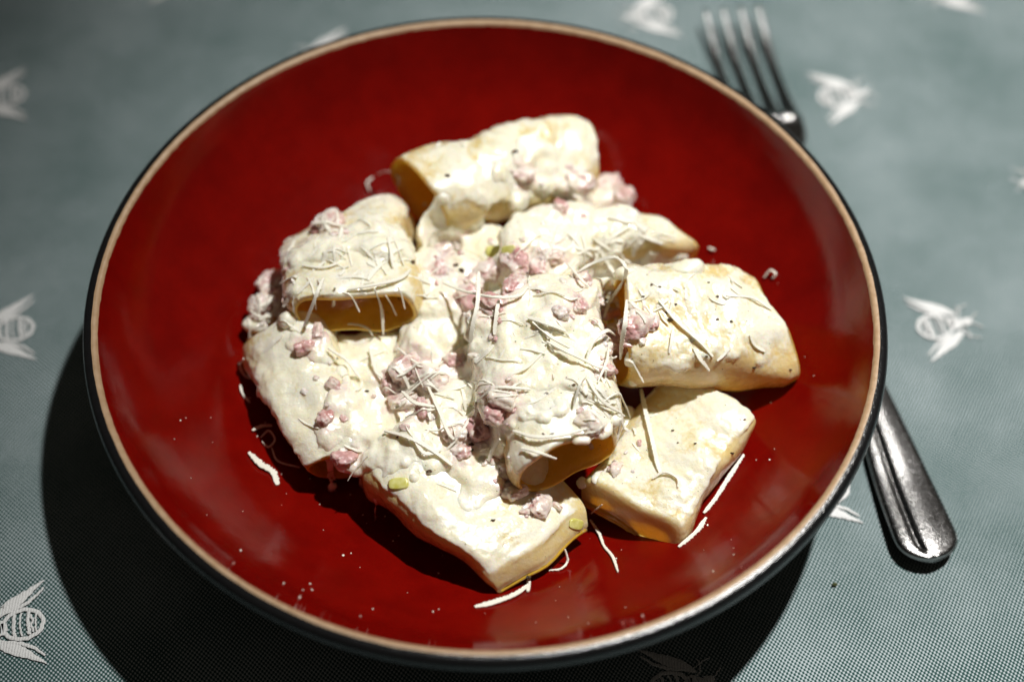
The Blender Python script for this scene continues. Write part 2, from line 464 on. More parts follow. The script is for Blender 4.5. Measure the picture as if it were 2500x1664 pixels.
# ------------------------------------------------------------------ pasta tubes
PILE = []      # (verts, faces) of everything that carries cheese
def tube(label, A1, A2, B1, B2, th0, th1, bow=0.0, coat=0.5, seed=1.0, sq=2.6, wall=.11, side=.5, shi=.5, slo=.12, dent=0.0, topw=1.0, lift=0, pA=0.0, pB=0.0, endcoat=0.0, endA=0.0):
    A1, A2, B1, B2 = (at(*p) + np.array([0, 0, lift]) for p in (A1, A2, B1, B2))
    nt_, nc, ni = 96, 120, 20
    ph = np.linspace(0, 2 * np.pi, nc, endpoint=False)
    ce = np.sign(np.cos(ph)) * abs(np.cos(ph)) ** (2 / sq); se = np.sign(np.sin(ph)) * abs(np.sin(ph)) ** (2 / sq)
    def ring(t, inset):
        a1 = A1 + (B1 - A1) * t; a2 = A2 + (B2 - A2) * t
        c = (a1 + a2) / 2; wv = a2 - a1; wl = np.linalg.norm(wv); wv = wv / wl
        axd = (B1 + B2) / 2 - (A1 + A2) / 2; axd /= np.linalg.norm(axd)
        n = np.cross(wv, axd)
        if n[2] < 0: n = -n
        n /= np.linalg.norm(n)
        h = th0 + (th1 - th0) * t
        c = c + n * bow * math.sin(math.pi * t)
        pk = pA * float(sstep(.16, 0, np.array(t))) if False else pA * max(0, 1 - t / .07) ** 1.6 + pB * max(0, 1 - (1 - t) / .07) ** 1.6
        c = c - n * h * pk * .42; h = h * (1 - pk * .84)
        flat = 1 - dent * math.exp(-((t - .5) / .3) ** 2)
        top = np.where(se > 0, flat, 1.0)
        cr_ = 1 - .09 * (math.exp(-(t / .05) ** 2) + math.exp(-((1 - t) / .05) ** 2))
        return c + np.outer(ce * (wl / 2 * cr_ - inset), wv) + np.outer(se * top * (h / 2 - inset), n)
    rows = []
    ts = np.linspace(0, 1, nt_)
    for t in ts: rows.append(ring(t, 0))
    axd = (B1 + B2) / 2 - (A1 + A2) / 2; axl = np.linalg.norm(axd); axd /= axl
    rows[0] = rows[0] + axd * .05; rows[-1] = rows[-1] - axd * .05
    rows.append(ring(1, wall * .5)+ axd * .02)
    ti = np.linspace(1, 0, ni)
    for t in ti: rows.append(ring(t, wall))
    rows.append(ring(0, wall * .5) - axd * .02)
    V = np.concatenate(rows); nr = len(rows)
    F = grid_faces(nr, nc, wrap_r=True)
    Nn = vnormals(V, F)
    # outward check
    cen = V[:nc * nt_].mean(0)
    if np.mean(np.sum((V[:nc * nt_] - cen) * Nn[:nc * nt_], 1)) < 0:
        F = F[:, ::-1]; Nn = -Nn
    # low warps shared by inside and outside
    lw = np.stack([nz(V, .42, 2, seed), nz(V, .42, 2, seed + 9), nz(V, .42, 2, seed + 17)], 1)
    V = V + lw * 0.30
    outer_m = np.zeros(len(V)); outer_m[:nc * nt_] = 1
    cn = nz(V, .75, 4, seed + 3); fn = nz(V, 3.2, 4, seed + 5); vf = nz(V, 9.0, 3, seed + 6)
    upf = np.clip(Nn[:, 2] * .75 + .25, 0, 1) * topw
    ct = coat + .95 * cn + .35 * fn + 2.0 * (upf - .68)
    ct = ct - side * sstep(shi, slo, Nn[:, 2])
    tpos = np.zeros(len(V)); tpos[:nc * nt_] = np.repeat(ts, nc)
    ct = ct + endcoat * sstep(.86, .95, tpos) + endA * sstep(.10, .03, tpos)
    ct = ct * outer_m + (1 - outer_m) * (-.5 + .25 * cn)
    thick = sstep(.25, .75, ct) * (.02 + .09 * np.clip(.3 + cn, 0, 1)) + sstep(.3,.6,ct) * .018 * fn * outer_m
    V = V + Nn * (thick + .010 * fn * outer_m + .003 * vf * outer_m)[:, None]
    ctv = np.clip(ct, 0, 1)
    c0 = (A1 + A2 + B1 + B2) / 4
    o = mesh("pasta_tube", V, F, M_pasta, attrs={"coat": ctv, "inner": 1 - outer_m})
    tag(o, label, "pasta", "large pasta tubes in the bowl")
    PILE.append((V, F))
    return o

tube("topmost cream coated pasta tube at the back, its dark open end facing left",
     (920, 370, 4.3), (1020, 540, 3.4), (1335, 278, 3.5), (1372, 455, 2.3), 2.1, 2.0, bow=.15, coat=.40, seed=1.3)
tube("upper left pasta tube with a wide flattened open mouth facing the front",
     (672, 738, 3.6), (978, 718, 3.8), (660, 585, 2.8), (945, 492, 3.0), 1.4, 2.1, bow=.35, coat=.52, seed=4.1)
tube("smooth white coated pasta tube at the left edge, sloping down to the front",
     (566, 815, 1.9), (770, 745, 2.5), (700, 1102, 1.9), (880, 1030, 2.6), 1.9, 1.7, bow=.1, coat=.62, seed=7.7)
tube("long pasta tube at the front tip of the pile, orange on its shaded left side",
     (815, 1105, 2.2), (1080, 890, 2.6), (1138, 1376, 2.35), (1352, 1196, 2.0), 1.9, .6, bow=.25, coat=.56, seed=10.2, pB=.95, endcoat=.35, side=1.6, shi=.92, slo=.5, sq=3.6)
tube("centre front pasta tube with a dark golden open mouth facing the front right",
     (1185, 1112, 3.7), (1438, 1012, 3.9), (1060, 740, 3.6), (1370, 650, 3.9), 1.75, 1.9, bow=.15, coat=.74, seed=13.9)
tube("big golden pasta tube on the right, raised, with black pepper specks",
     (1415, 632, 4.2), (1430, 900, 3.6), (1715, 620, 4.0), (1836, 882, 2.9), 2.2, 1.9, bow=.2, coat=.24, seed=16.4)
tube("lower right pasta tube with straight edges under the big golden tube",
     (1345, 1135, 1.9), (1548, 1270, 2.4), (1555, 845, 2.4), (1758, 968, 2.8), 1.2, 1.4, bow=.05, coat=.42, seed=19.5, sq=3.4, pA=.95, pB=.8, endA=-1.2, side=1.3, shi=.85, slo=.4)
tube("half buried pasta tube at the back right, its pale corner poking out",
     (1160, 520, 3.3), (1150, 640, 3.5), (1500, 505, 3.0), (1612, 585, 2.6), 1.7, 1.3, bow=.15, coat=.5, seed=22.1)
tube("buried pasta tube in the middle of the pile, showing only under the sauce",
     (930, 850, 2.4), (1075, 890, 2.4), (960, 620, 2.8), (1110, 650, 2.8), 1.7, 1.7, bow=.1, coat=.75, seed=25.1)

# ------------------------------------------------------------------ cream sauce: one thick mass built from merged blobs
def icos(sub=3):
    import bmesh
    bm = bmesh.new(); bmesh.ops.create_icosphere(bm, subdivisions=sub, radius=1.0)
    V = np.array([v.co[:] for v in bm.verts]); F = [[v.index for v in f.verts] for f in bm.faces]; bm.free(); return V, np.array(F)
ICO3 = icos(3); ICO4 = icos(4)
def bvh_of(lst):
    V = []; F = []; off = 0
    for v, f in lst:
        V.append(v); F += (np.asarray(f) + off).tolist(); off += len(v)
    return BVHTree.FromPolygons(np.concatenate(V).tolist(), F)
bv0 = bvh_of(PILE)
def hit(bv, u, v, fallback=2.2):
    d = ray(u, v); r = bv.ray_cast(Vector(CAM), Vector(d))
    if r[0] is None or r[0].z < .9: return at(u, v, fallback), np.array([0, 0, 1.0])
    n = np.array(r[1]); 
    if n @ d > 0: n = -n
    return np.array(r[0]), n
sauce = []   # u, v, radius, squash, sink
def blob(u, v, r, sq=.55, sink=.35): sauce.append((u, v, r, sq, sink))
# middle valley and heaps
for a in [(1010, 700, .75), (1040, 780, .7), (1000, 860, .75), (960, 830, .6), (1060, 620, .7), (1120, 560, .75), (1200, 545, .7), (1180, 620, .8), (1260, 610, .7),
          (1330, 560, .65), (1400, 560, .55), (1290, 690, .75), (1350, 650, .6), (1240, 740, .7), (1180, 800, .6), (1110, 740, .6), (1330, 760, .6), (1380, 800, .5),
          (820, 820, .6), (860, 880, .75), (800, 930, .65), (760, 990, .5), (840, 990, .8), (920, 950, .75), (880, 1050, .6), (960, 1010, .65), (1010, 950, .7), (820, 1060, .45),
          (790, 1060, .35), (1000, 1060, .5), (930, 880, .6), (1060, 1000, .55), (1040, 1060, .45), (740, 820, .45), (700, 790, .4), (1120, 930, .55), (1090, 870, .5), (1180, 940, .5),
          (640, 640, .55), (610, 700, .5), (590, 740, .35), (650, 700, .4), (1050, 540, .4), (990, 520, .4), (970, 600, .45), (1260, 490, .55), (1330, 480, .6), (1400, 450, .6),
          (1440, 490, .45), (1300, 440, .5), (1240, 400, .4), (1200, 450, .45), (1150, 400, .35), (1100, 1110, .55), (1080, 1150, .35), 
          (1340, 1000, .3), (1380, 980, .35), (1440, 960, .35), (1395, 1080, .3), (1370, 1095, .25), (1340, 1110, .18), (1450, 830, .3), (1430, 750, .35),  (740, 810, .4), (800, 812, .4), (870, 808, .5), (940, 790, .5), (990, 760, .5), (1030, 740, .5), (900, 830, .5), (1450, 880, .2), (860, 940, .6), (850, 900, .55), (790, 785, .45), (850, 782, .45), (735, 790, .4), (905, 780, .45), (1065, 770, .6), (1055, 840, .6), (1050, 900, .5), (1500, 600, .4), (1560, 600, .35), (1440, 620, .35), (760, 520, .3), (700, 580, .3), (1290, 930, .4)]:
    blob(*a)
SV, SF, off = [], [], 0
for (u, v, r, sq, sink) in sauce:
    p, n = hit(bv0, u, v, 2.4)
    if 980 < u < 1420 and 500 < v < 900 and p[2] < 3.1: p = at(u, v, 3.2); n = np.array([0, 0, 1.0])
    if 690 < u < 1080 and 770 < v < 1080 and p[2] < 2.8: p = at(u, v, 2.8); n = np.array([0, 0, 1.0])
    c = p - n * r * sink * .6
    I, Fi = ICO3
    q = rng.standard_normal(3); q /= np.linalg.norm(q)
    e = np.array([1 + .25 * q[0], 1 + .25 * q[1], 1.0])
    V = I * r * e; h = V @ n; V = V - np.outer(h * (1 - sq), n)
    V = V * (1 + .12 * nz(I, 1.6, 2, u * .01))[:, None]
    SV.append(V + c); SF.append(Fi + off); off += len(V)
# a draped layer that fills the valleys between the tubes
G = 0.07
gx = np.arange(-7.5, 7.5, G); gy = np.arange(-6.5, 8.5, G)
H = np.full((len(gy), len(gx)), 1.2)
for i, y in enumerate(gy):
    for j, x in enumerate(gx):
        q = bv0.ray_cast(Vector((x, y, 9)), Vector((0, 0, -1)))
        if q[0] is not None: H[i, j] = max(H[i, j], q[0].z)
def filt(A, r, fn):
    out = A.copy(); k = int(r / G)
    for d in range(-k, k + 1):
        out = fn(out, np.roll(A, d, 1))
    B = out.copy()
    for d in range(-k, k + 1):
        out = fn(out, np.roll(B, d, 0))
    return out
def blur(A, r):
    k = int(2.5 * r / G); wts = np.exp(-(np.arange(-k, k + 1) * G / r) ** 2 / 2); wts /= wts.sum()
    for ax_ in (0, 1):
        A = sum(wt * np.roll(A, d, ax_) for wt, d in zip(wts, range(-k, k + 1)))
    return A
Cl = filt(filt(H, .55, np.maximum), .55, np.minimum)
Cl = np.maximum(blur(Cl, .16), blur(H, .06))
GX, GY = np.meshgrid(gx, gy)
mask = np.full(H.shape, -1.0)
INC = [(1040, 720, 1.3), (1120, 620, 1.5), (1250, 590, 1.6), (1380, 570, 1.3), (1480, 570, .9), (1200, 740, 1.5), (1330, 720, 1.2), (1080, 850, 1.1), (960, 880, 1.4), (850, 930, 1.2), (880, 1010, 1.2),
       (980, 1000, 1.0), (1180, 880, 1.4), (1300, 880, 1.3), (1250, 940, .9), (800, 1000, .7), (780, 620, 1.0), (880, 600, 1.0), (660, 640, .7), (620, 700, .6), (1230, 420, .8), (1350, 450, .8), (1440, 640, .7), (1550, 690, .6), (1110, 1000, .9), (1060, 1060, .6), (820, 850, .7), (1010, 560, .8)]
EXC = [(820, 745, 3.0, 1.1), (740, 745, 3.0, .9), (900, 740, 3.0, .9), (1320, 1085, 3.0, 1.05), (1240, 1120, 2.8, .95), (1190, 1140, 2.8, .6), (1410, 720, 3.6, .35), (1405, 800, 3.0, .5), (1410, 870, 3, .5), (970, 470, 2.6, .6), (800, 1135, 2.0, .8), (1120, 530, 2.3, .25)]
for u, v, r in INC:
    p = at(u, v, 3.4); mask = np.maximum(mask, 1 - np.hypot(GX - p[0], GY - p[1]) / r)
for u, v, z, r in EXC:
    p = at(u, v, z); mask = np.minimum(mask, np.hypot(GX - p[0], GY - p[1]) / r - 1)
nm = np.array([[noise.fractal(Vector((x * .8, y * .8, 3)), .9, 2.1, 4) for x in gx] for y in gy])
mask = mask + .32 * nm
tk = .07 + .14 * np.clip(nm + .3, 0, 1.2)
edge = sstep(-.02, .22, mask)
S = np.where(edge > .5, Cl, H) * edge + (H - .25) * (1 - edge) + tk * edge
S = blur(S, .05)
cell = (mask[:-1, :-1] > 0) & (mask[1:, :-1] > 0) & (mask[:-1, 1:] > 0) & (mask[1:, 1:] > 0)
ii, jj = np.nonzero(cell); nc_ = len(gx); tot = H.size
tq = np.stack([ii * nc_ + jj, ii * nc_ + jj + 1, (ii + 1) * nc_ + jj + 1, (ii + 1) * nc_ + jj], 1)
ec = {}
for f in tq.tolist():
    for k in range(4):
        e = (f[k], f[(k + 1) % 4]); 
        if (e[1], e[0]) in ec: del ec[(e[1], e[0])]
        else: ec[e] = 1
side = [[a + tot, b_ + tot, b_, a] for a, b_ in ec]
top = np.stack([GX.ravel(), GY.ravel(), S.ravel()], 1); bot = top - np.array([0, 0, .5])
DV = np.concatenate([top, bot]); DF = np.concatenate([tq, tq[:, ::-1] + tot, np.array(side)])
# random little lumps over the wet middle
for k in range(190):
    u = random.gauss(1100, 190); v = random.gauss(800, 170)
    if (v > 1130) or u < 620 or u > 1480: continue
    if 690 < u < 970 and 690 < v < 790: continue
    if 1190 < u < 1450 and 1010 < v: continue
    p, n = hit(bv0, u, v, 2.4); r = random.uniform(.06, .12) + .2 * random.random() ** 2.5
    if p[2] == 2.4 or abs(p[2] - 2.4) < 1e-6: continue
    I, Fi = ICO3; V = I * r; SV.append(V + p - n * r * .1); SF.append(Fi + off); off += len(V)
so = mesh("cream_sauce", np.concatenate(SV + [DV]), np.concatenate(SF).tolist() + (DF + off).tolist(), M_cream)
rm = so.modifiers.new("merge", 'REMESH'); rm.mode = 'VOXEL'; rm.voxel_size = 0.055 * CM
sm = so.modifiers.new("soften", 'SMOOTH'); sm.factor = .6; sm.iterations = 12
dg = bpy.context.evaluated_depsgraph_get(); ev = so.evaluated_get(dg); m2 = bpy.data.meshes.new_from_object(ev)
so.modifiers.clear()
co = np.zeros(len(m2.vertices) * 3); m2.vertices.foreach_get("co", co); co = co.reshape(-1, 3) / CM
nn = np.zeros(len(m2.vertices) * 3); m2.vertices.foreach_get("normal", nn); nn = nn.reshape(-1, 3)
co = co + nn * (.14 * nz(co, 1.1, 3, 2.0) + .018 * nz(co, 4.0, 3, 5.0))[:, None]
m2.vertices.foreach_set("co", (co * CM).ravel()); m2.update()
m2.polygons.foreach_set("use_smooth", [True] * len(m2.polygons))
a_ = m2.attributes.new("coat", 'FLOAT', 'POINT'); a_.data.foreach_set("value", np.ones(len(co), np.float32))
m2.materials.clear(); m2.materials.append(M_cream)
so.data = m2
tag(so, "thick lumpy cream sauce lying over the middle of the pasta pile", "sauce")
pf = [list(p.vertices) for p in m2.polygons]
PILE.append((co, pf))
bv1 = bvh_of(PILE)

# ------------------------------------------------------------------ ham pieces
ham_lumps = []
def ham(u, v, r, coat=.25, label=None, stretch=1.3, sink=.25, seed=None):
    p, n = hit(bv1, u, v, 2.3)
    s = seed if seed is not None else u * .013 + v * .007
    I, Fi = ICO4
    # blocky chunk: push the sphere towards a cube, then break it up with noise
    W = np.sign(I) * abs(I) ** .86
    W = W / np.abs(W).max()
    W = W * np.array([stretch, 1.0, .72])
    a = (s * 7.3) % 6.28; b = (s * 3.1) % 1.2 - .6
    R = np.array(Matrix.Rotation(a, 3, 'Z') @ Matrix.Rotation(b, 3, 'X'))
    W = W @ R.T
    f1 = nz(I, 1.1, 3, s); f2 = nz(I, 3.0, 4, s + 4)
    W = W * (1 + .42 * f1 + .10 * f2)[:, None] * r * 1.1
    V = W + p + n * r * (.40 - sink)
    c = coat + (.28 if coat > .15 else .02) + .75 * nz(V, 1.7, 3, s + 2) + .3 * f2
    V = V + (W / (np.linalg.norm(W, axis=1)[:, None] + 1e-9)) * (sstep(.3, .7, c) * .03)[:, None]
    o = mesh("ham_piece", V, Fi, M_ham, attrs={"coat": np.clip(c, 0, 1)})
    tag(o, label or "small pink cube of ham smeared with cream in the middle of the pile", "ham", "pieces of ham in the sauce")
    ham_lumps.append((V, Fi))
    return o
H = [
 (757, 510, .26, .35, "pink ham lump on top of the upper left tube"),
 (735, 530, .18, .1, "small dark red ham bit beside the lump on the upper left tube"),
 (1205, 400, .20, .45, "grey pink ham bump on the face of the topmost tube"),
 (1330, 420, .30, .42, "ham chunk against the right end of the topmost tube"),
 (1395, 425, .30, .40, "ham chunk sticking out at the back right against the red glaze"),
 (1432, 450, .26, .45, "outermost ham chunk of the back right cluster"),
 (1290, 475, .18, .15, "brownish ham bit below the topmost tube"),
 (1135, 705, .27, .05, "bare reddish brown ham cube in the centre of the pile"),
 (1080, 690, .28, .2, "ham piece left of the bare reddish cube in the centre"),
 (1130, 620, .30, .35, "ham piece behind the long upright cheese shred"),
 (1190, 600, .28, .2, "ham piece right of centre with red edges"),
 (1240, 610, .26, .35, "ham piece with pale fat beside the big curled shred"),
 (1270, 590, .2, .3, "pink ham bit at the right of the rear ham cluster in the centre"),
 (1180, 660, .24, .4, "ham bit between the central ham piece and the wide fat one"), (1090, 650, .22, .3, "creamy ham bit left of the central ham pieces"), (1010, 620, .2, .45, "faint ham bit sunk in the cream left of the upright shred"),
 (1290, 720, .16, .3, "small ham bit above the broad flat cheese flake"), (1330, 700, .17, .35, "small ham bit left of the loop of the big curl"),
 (1460, 750, .36, .22, "large ham chunk in front of the dark left mouth of the golden tube"),
 (1420, 790, .28, .25, "ham chunk under the large one at the dark mouth of the golden tube"),
 (1400, 720, .22, .05, "dark red ham bit inside the left mouth of the golden tube"),
 (1395, 850, .18, .0, "shaded brown ham bit below the mouth of the golden tube"),
 (940, 850, .32, .3, "broad ham piece on the sauce heap left of centre"),
 (985, 870, .26, .3, "ham piece right of the broad one on the left sauce heap"),
 (900, 880, .24, .35, "ham bit in front of the broad ham piece on the left heap"),
 (930, 920, .22, .35, "creamy ham bit low on the left sauce heap"), (970, 940, .16, .1, "small dark red ham bit in the front left sauce heap"),
 (770, 890, .16, .1, "small red ham bit at the left edge of the sauce heap"),
 (750, 960, .18, .15, "ham bit over the left tube, at the edge of the sauce"),
 (790, 1055, .20, .05, "dark red ham bit hanging off the front left sauce heap"),
 (1160, 915, .28, .4, "pinkish ham mound on top of the centre front tube"),
 (1140, 950, .26, .2, "ham chunk at the shaded left side of the centre front tube"),
 (1110, 985, .30, -.05, "deep red brown shaded ham chunk beside the centre front tube"),
 (1050, 1000, .22, .4, "cream covered ham piece left of the deep red shaded chunk"),
 (1060, 1040, .18, .3, "creamy ham bit under the short upright shred, front left"),
 (1355, 975, .22, .5, "ham lump under cream above the golden mouth of the front tube"),
 (1165, 1085, .2, .4, "ham bit at the left corner of the centre front tube"), (1180, 1130, .22, .42, "hanging ham lump left of the golden mouth of the front tube"),
 (1240, 1165, .24, .4, "pink ham piece on the front tip tube"),
 (1415, 1080, .15, .2, "tiny pink ham bit at the lip of the front tube's mouth"),
 (620, 650, .24, .4, "ham piece at the far left edge of the pile"),
 (600, 700, .26, .4, "ham piece under shreds at the far left edge, above the left tube"),
 (640, 690, .2, .3, "ham bit behind the shreds at the far left edge"),
 (700, 800, .18, .1, "dark red ham bit beneath the wide mouth of the upper left tube"),
 (730, 765, .14, .3, "ham bit at the lower left lip of the wide open mouth"), (1045, 830, .16, .1, "small red ham bit in the hollow right of the wide mouth"), (1050, 560, .16, .4, "ham bit under cream below the topmost tube's mouth"), (1020, 580, .18, .4, "pale ham bit right of the upper left tube's rear end"),
 (1500, 745, .16, .3, "ham bit on the left end of the golden tube's front face"), (1340, 640, .16, .35, "ham bit below the left foot of the big cheese curl")]
for h in H: ham(h[0], h[1], h[2] * 1.0, h[3], h[4], stretch=1.15 + .4 * random.random())
PILE += ham_lumps
hc = np.array([v.mean(0) for v, f in ham_lumps]); hr = np.array([np.ptp(v, axis=0).max() / 2 for v, f in ham_lumps])
dmin = np.full(len(co), 9.0)
for c_, r0 in zip(hc, hr): dmin = np.minimum(dmin, np.linalg.norm(co - c_, axis=1) - r0)
tv = .65 * sstep(.30, -.05, dmin + .22 * nz(co, 2.5, 2, 8.0)) + .2 * sstep(.25, .6, nz(co, .9, 3, 21.0))
a_ = so.data.attributes.new("tint", 'FLOAT', 'POINT'); a_.data.foreach_set("value", np.clip(tv, 0, 1).astype(np.float32))
# small ham shreds and crumbs stirred into the cream
rh = random.Random(5); CV, CF, off = [], [], 0; I2, Fi2 = icos(3)
for k in range(160):
    h0 = H[rh.randrange(len(H))]
    u = h0[0] + rh.gauss(0, 34); v = h0[1] + rh.gauss(0, 28)
    if (700 < u < 960 and 690 < v < 780) or (1200 < u < 1440 and 1030 < v < 1110): continue
    q = bv1.ray_cast(Vector(CAM), Vector(ray(u, v)))
    if q[0] is None: continue
    p = np.array(q[0]); n = np.array(q[1]); n = n if n @ ray(u, v) < 0 else -n
    r = rh.uniform(.04, .11); st = np.array([rh.uniform(.8, 1.7), 1, .7])
    R = np.array(Matrix.Rotation(rh.uniform(0, 6.28), 3, 'Z') @ Matrix.Rotation(rh.uniform(-.6, .6), 3, 'X'))
    V = (np.sign(I2) * abs(I2) ** .8 * st * (1 + .4 * nz(I2, 1.3, 3, k * .7))[:, None] * r) @ R.T + p
    CV.append(V); CF.append(Fi2 + off); off += len(V)
CV = np.concatenate(CV); CF = np.concatenate(CF)
oc = mesh("ham_crumbs", CV, CF, M_ham, attrs={"coat": np.clip(.6 + .8 * nz(CV, 2.2, 3, 4.0), 0, 1)}, kind="stuff")
tag(oc, "pale pink crumbs of ham stirred into the cream sauce", "ham")
PILE.append((CV, CF))
# leek
def chip(u, v, r, label, n_=5, elong=1.3):
    p, n = hit(bv1, u, v, 2.2)
    I, Fi = ICO3
    W = np.sign(I) * abs(I) ** .6 * np.array([elong, .8, .22]); 
    zq = Vector((0, 0, 1)).rotation_difference(Vector(n)).to_matrix()
    W = (W * (1 + .15 * nz(I, 1.2, 2, u))[:, None] * r) @ np.array(zq).T
    o = mesh("leek_piece", W + p + n * r * .1, Fi, M_leek); tag(o, label, "leek"); return o
chip(918, 1112, .20, "yellow green leek piece sticking out of the cream on the front tip tube")
chip(1325, 1205, .18, "pale yellow leek slice at the right corner of the front tip tube")
chip(1140, 580, .22, "yellow leek sliver behind the central ham pieces")
chip(1170, 575, .16, "small yellow leek sliver beside the larger one at the back of the ham")
bv2 = bvh_of(PILE)
bowlV = np.concatenate([np.stack([r * np.cos(th), r * np.sin(th), np.full(NS, z)], 1) for r, z in pin]); bowlF = grid_faces(len(pin), NS)
bv3 = bvh_of(PILE + [(bowlV, bowlF)])

# ------------------------------------------------------------------ grated cheese
def catmull(P, n):
    P = np.array(P, float)
    if len(P) == 2: return P[0] + np.linspace(0, 1, n)[:, None] * (P[1] - P[0])
    q = np.vstack([2 * P[0] - P[1], P, 2 * P[-1] - P[-2]]); out = []
    m = len(P) - 1
    for s in np.linspace(0, m, n):
        i = min(int(s), m - 1); t = s - i; a, b, c, d = q[i], q[i + 1], q[i + 2], q[i + 3]
        out.append(.5 * ((2 * b) + (-a + c) * t + (2 * a - 5 * b + 4 * c - d) * t * t + (-a + 3 * b - 3 * c + d) * t ** 3))
    return np.array(out)
def ribbon(P, Nrm, width, thick, label, jag=.3, taper=.25, twist=0.0, n=None):
    ln = np.sum(np.linalg.norm(np.diff(P, axis=0), axis=1))
    n = n or int(max(12, min(130, ln / .020)))
    C = catmull(P, n); Nn = catmull(Nrm, n)
    T = np.gradient(C, axis=0); T /= np.linalg.norm(T, axis=1)[:, None] + 1e-9
    Nn = Nn - np.sum(Nn * T, 1)[:, None] * T; Nn /= np.linalg.norm(Nn, axis=1)[:, None] + 1e-9
    B = np.cross(T, Nn)
    tt_ = np.linspace(0, 1, n)
    if twist:
        a = twist * (tt_ - .3); B, Nn = B * np.cos(a)[:, None] + Nn * np.sin(a)[:, None], Nn * np.cos(a)[:, None] - B * np.sin(a)[:, None]
    prof_ = np.clip(np.minimum(tt_, 1 - tt_) / taper, 0.0, 1) ** .6 * .5 + .5
    j1 = rng.random(n) * jag; j2 = rng.random(n) * jag * .35 + .12 * np.sin(tt_ * 9 + rng.random() * 6)
    W1 = width / 2 * prof_ * (1 - j1); W2 = width / 2 * prof_ * (1 - j2)
    tk = thick * (.95 + .1 * rng.random(n)) / 2
    rows = np.stack([C - B * W1[:, None], C - B * (W1 * .9)[:, None] + Nn * tk[:, None], C + B * (W2 * .9)[:, None] + Nn * tk[:, None],
                     C + B * W2[:, None], C + B * (W2 * .9)[:, None] - Nn * tk[:, None], C - B * (W1 * .9)[:, None] - Nn * tk[:, None]], 1)
    V = rows.reshape(-1, 3); F = grid_faces(n, 6).tolist()
    F.append([0, 1, 2, 3, 4, 5][::-1]); F.append([(n - 1) * 6 + k for k in range(6)])
    Fa = np.array(F[:-2]); ctr = C.repeat(6, axis=0); vn = vnormals(V, Fa)
    if np.sum((V - ctr) * vn) < 0: F = [f[::-1] for f in F]
    o = mesh("cheese_shred", V, F, M_cheese, smooth=False)
    tag(o, label, "cheese", "grated cheese shreds")
    return o
def placed(pts, width, label, jag=.3, twist=0.0, thick=.035, bv=None):
    P, Q = [], []
    for p in pts:
        lift = p[2] if len(p) > 2 else .06
        h, n = hit(bv or bv3, p[0], p[1], 1.2)
        d = ray(p[0], p[1])
        P.append(h - d * lift); nn_ = n * .35 + np.array([.22, .10, .9]); Q.append(nn_ / np.linalg.norm(nn_))
    # straighten jumps of depth between the points: keep each point on its sight line but no deeper than its neighbours allow
    D = np.array([np.linalg.norm(p - CAM) for p in P]); dd = np.array([ray(p[0], p[1]) for p in pts])
    for _ in range(3):
        for i in range(1, len(D) - 1): D[i] = min(D[i], (D[i - 1] + D[i + 1]) / 2 + .12)
    for i in (0, -1):
        nb = D[1] if i == 0 else D[-2]
        D[i] = min(D[i], nb + .55)
    P = CAM + dd * D[:, None]
    return ribbon(P, np.array(Q), width, thick, label, jag, twist=twist)
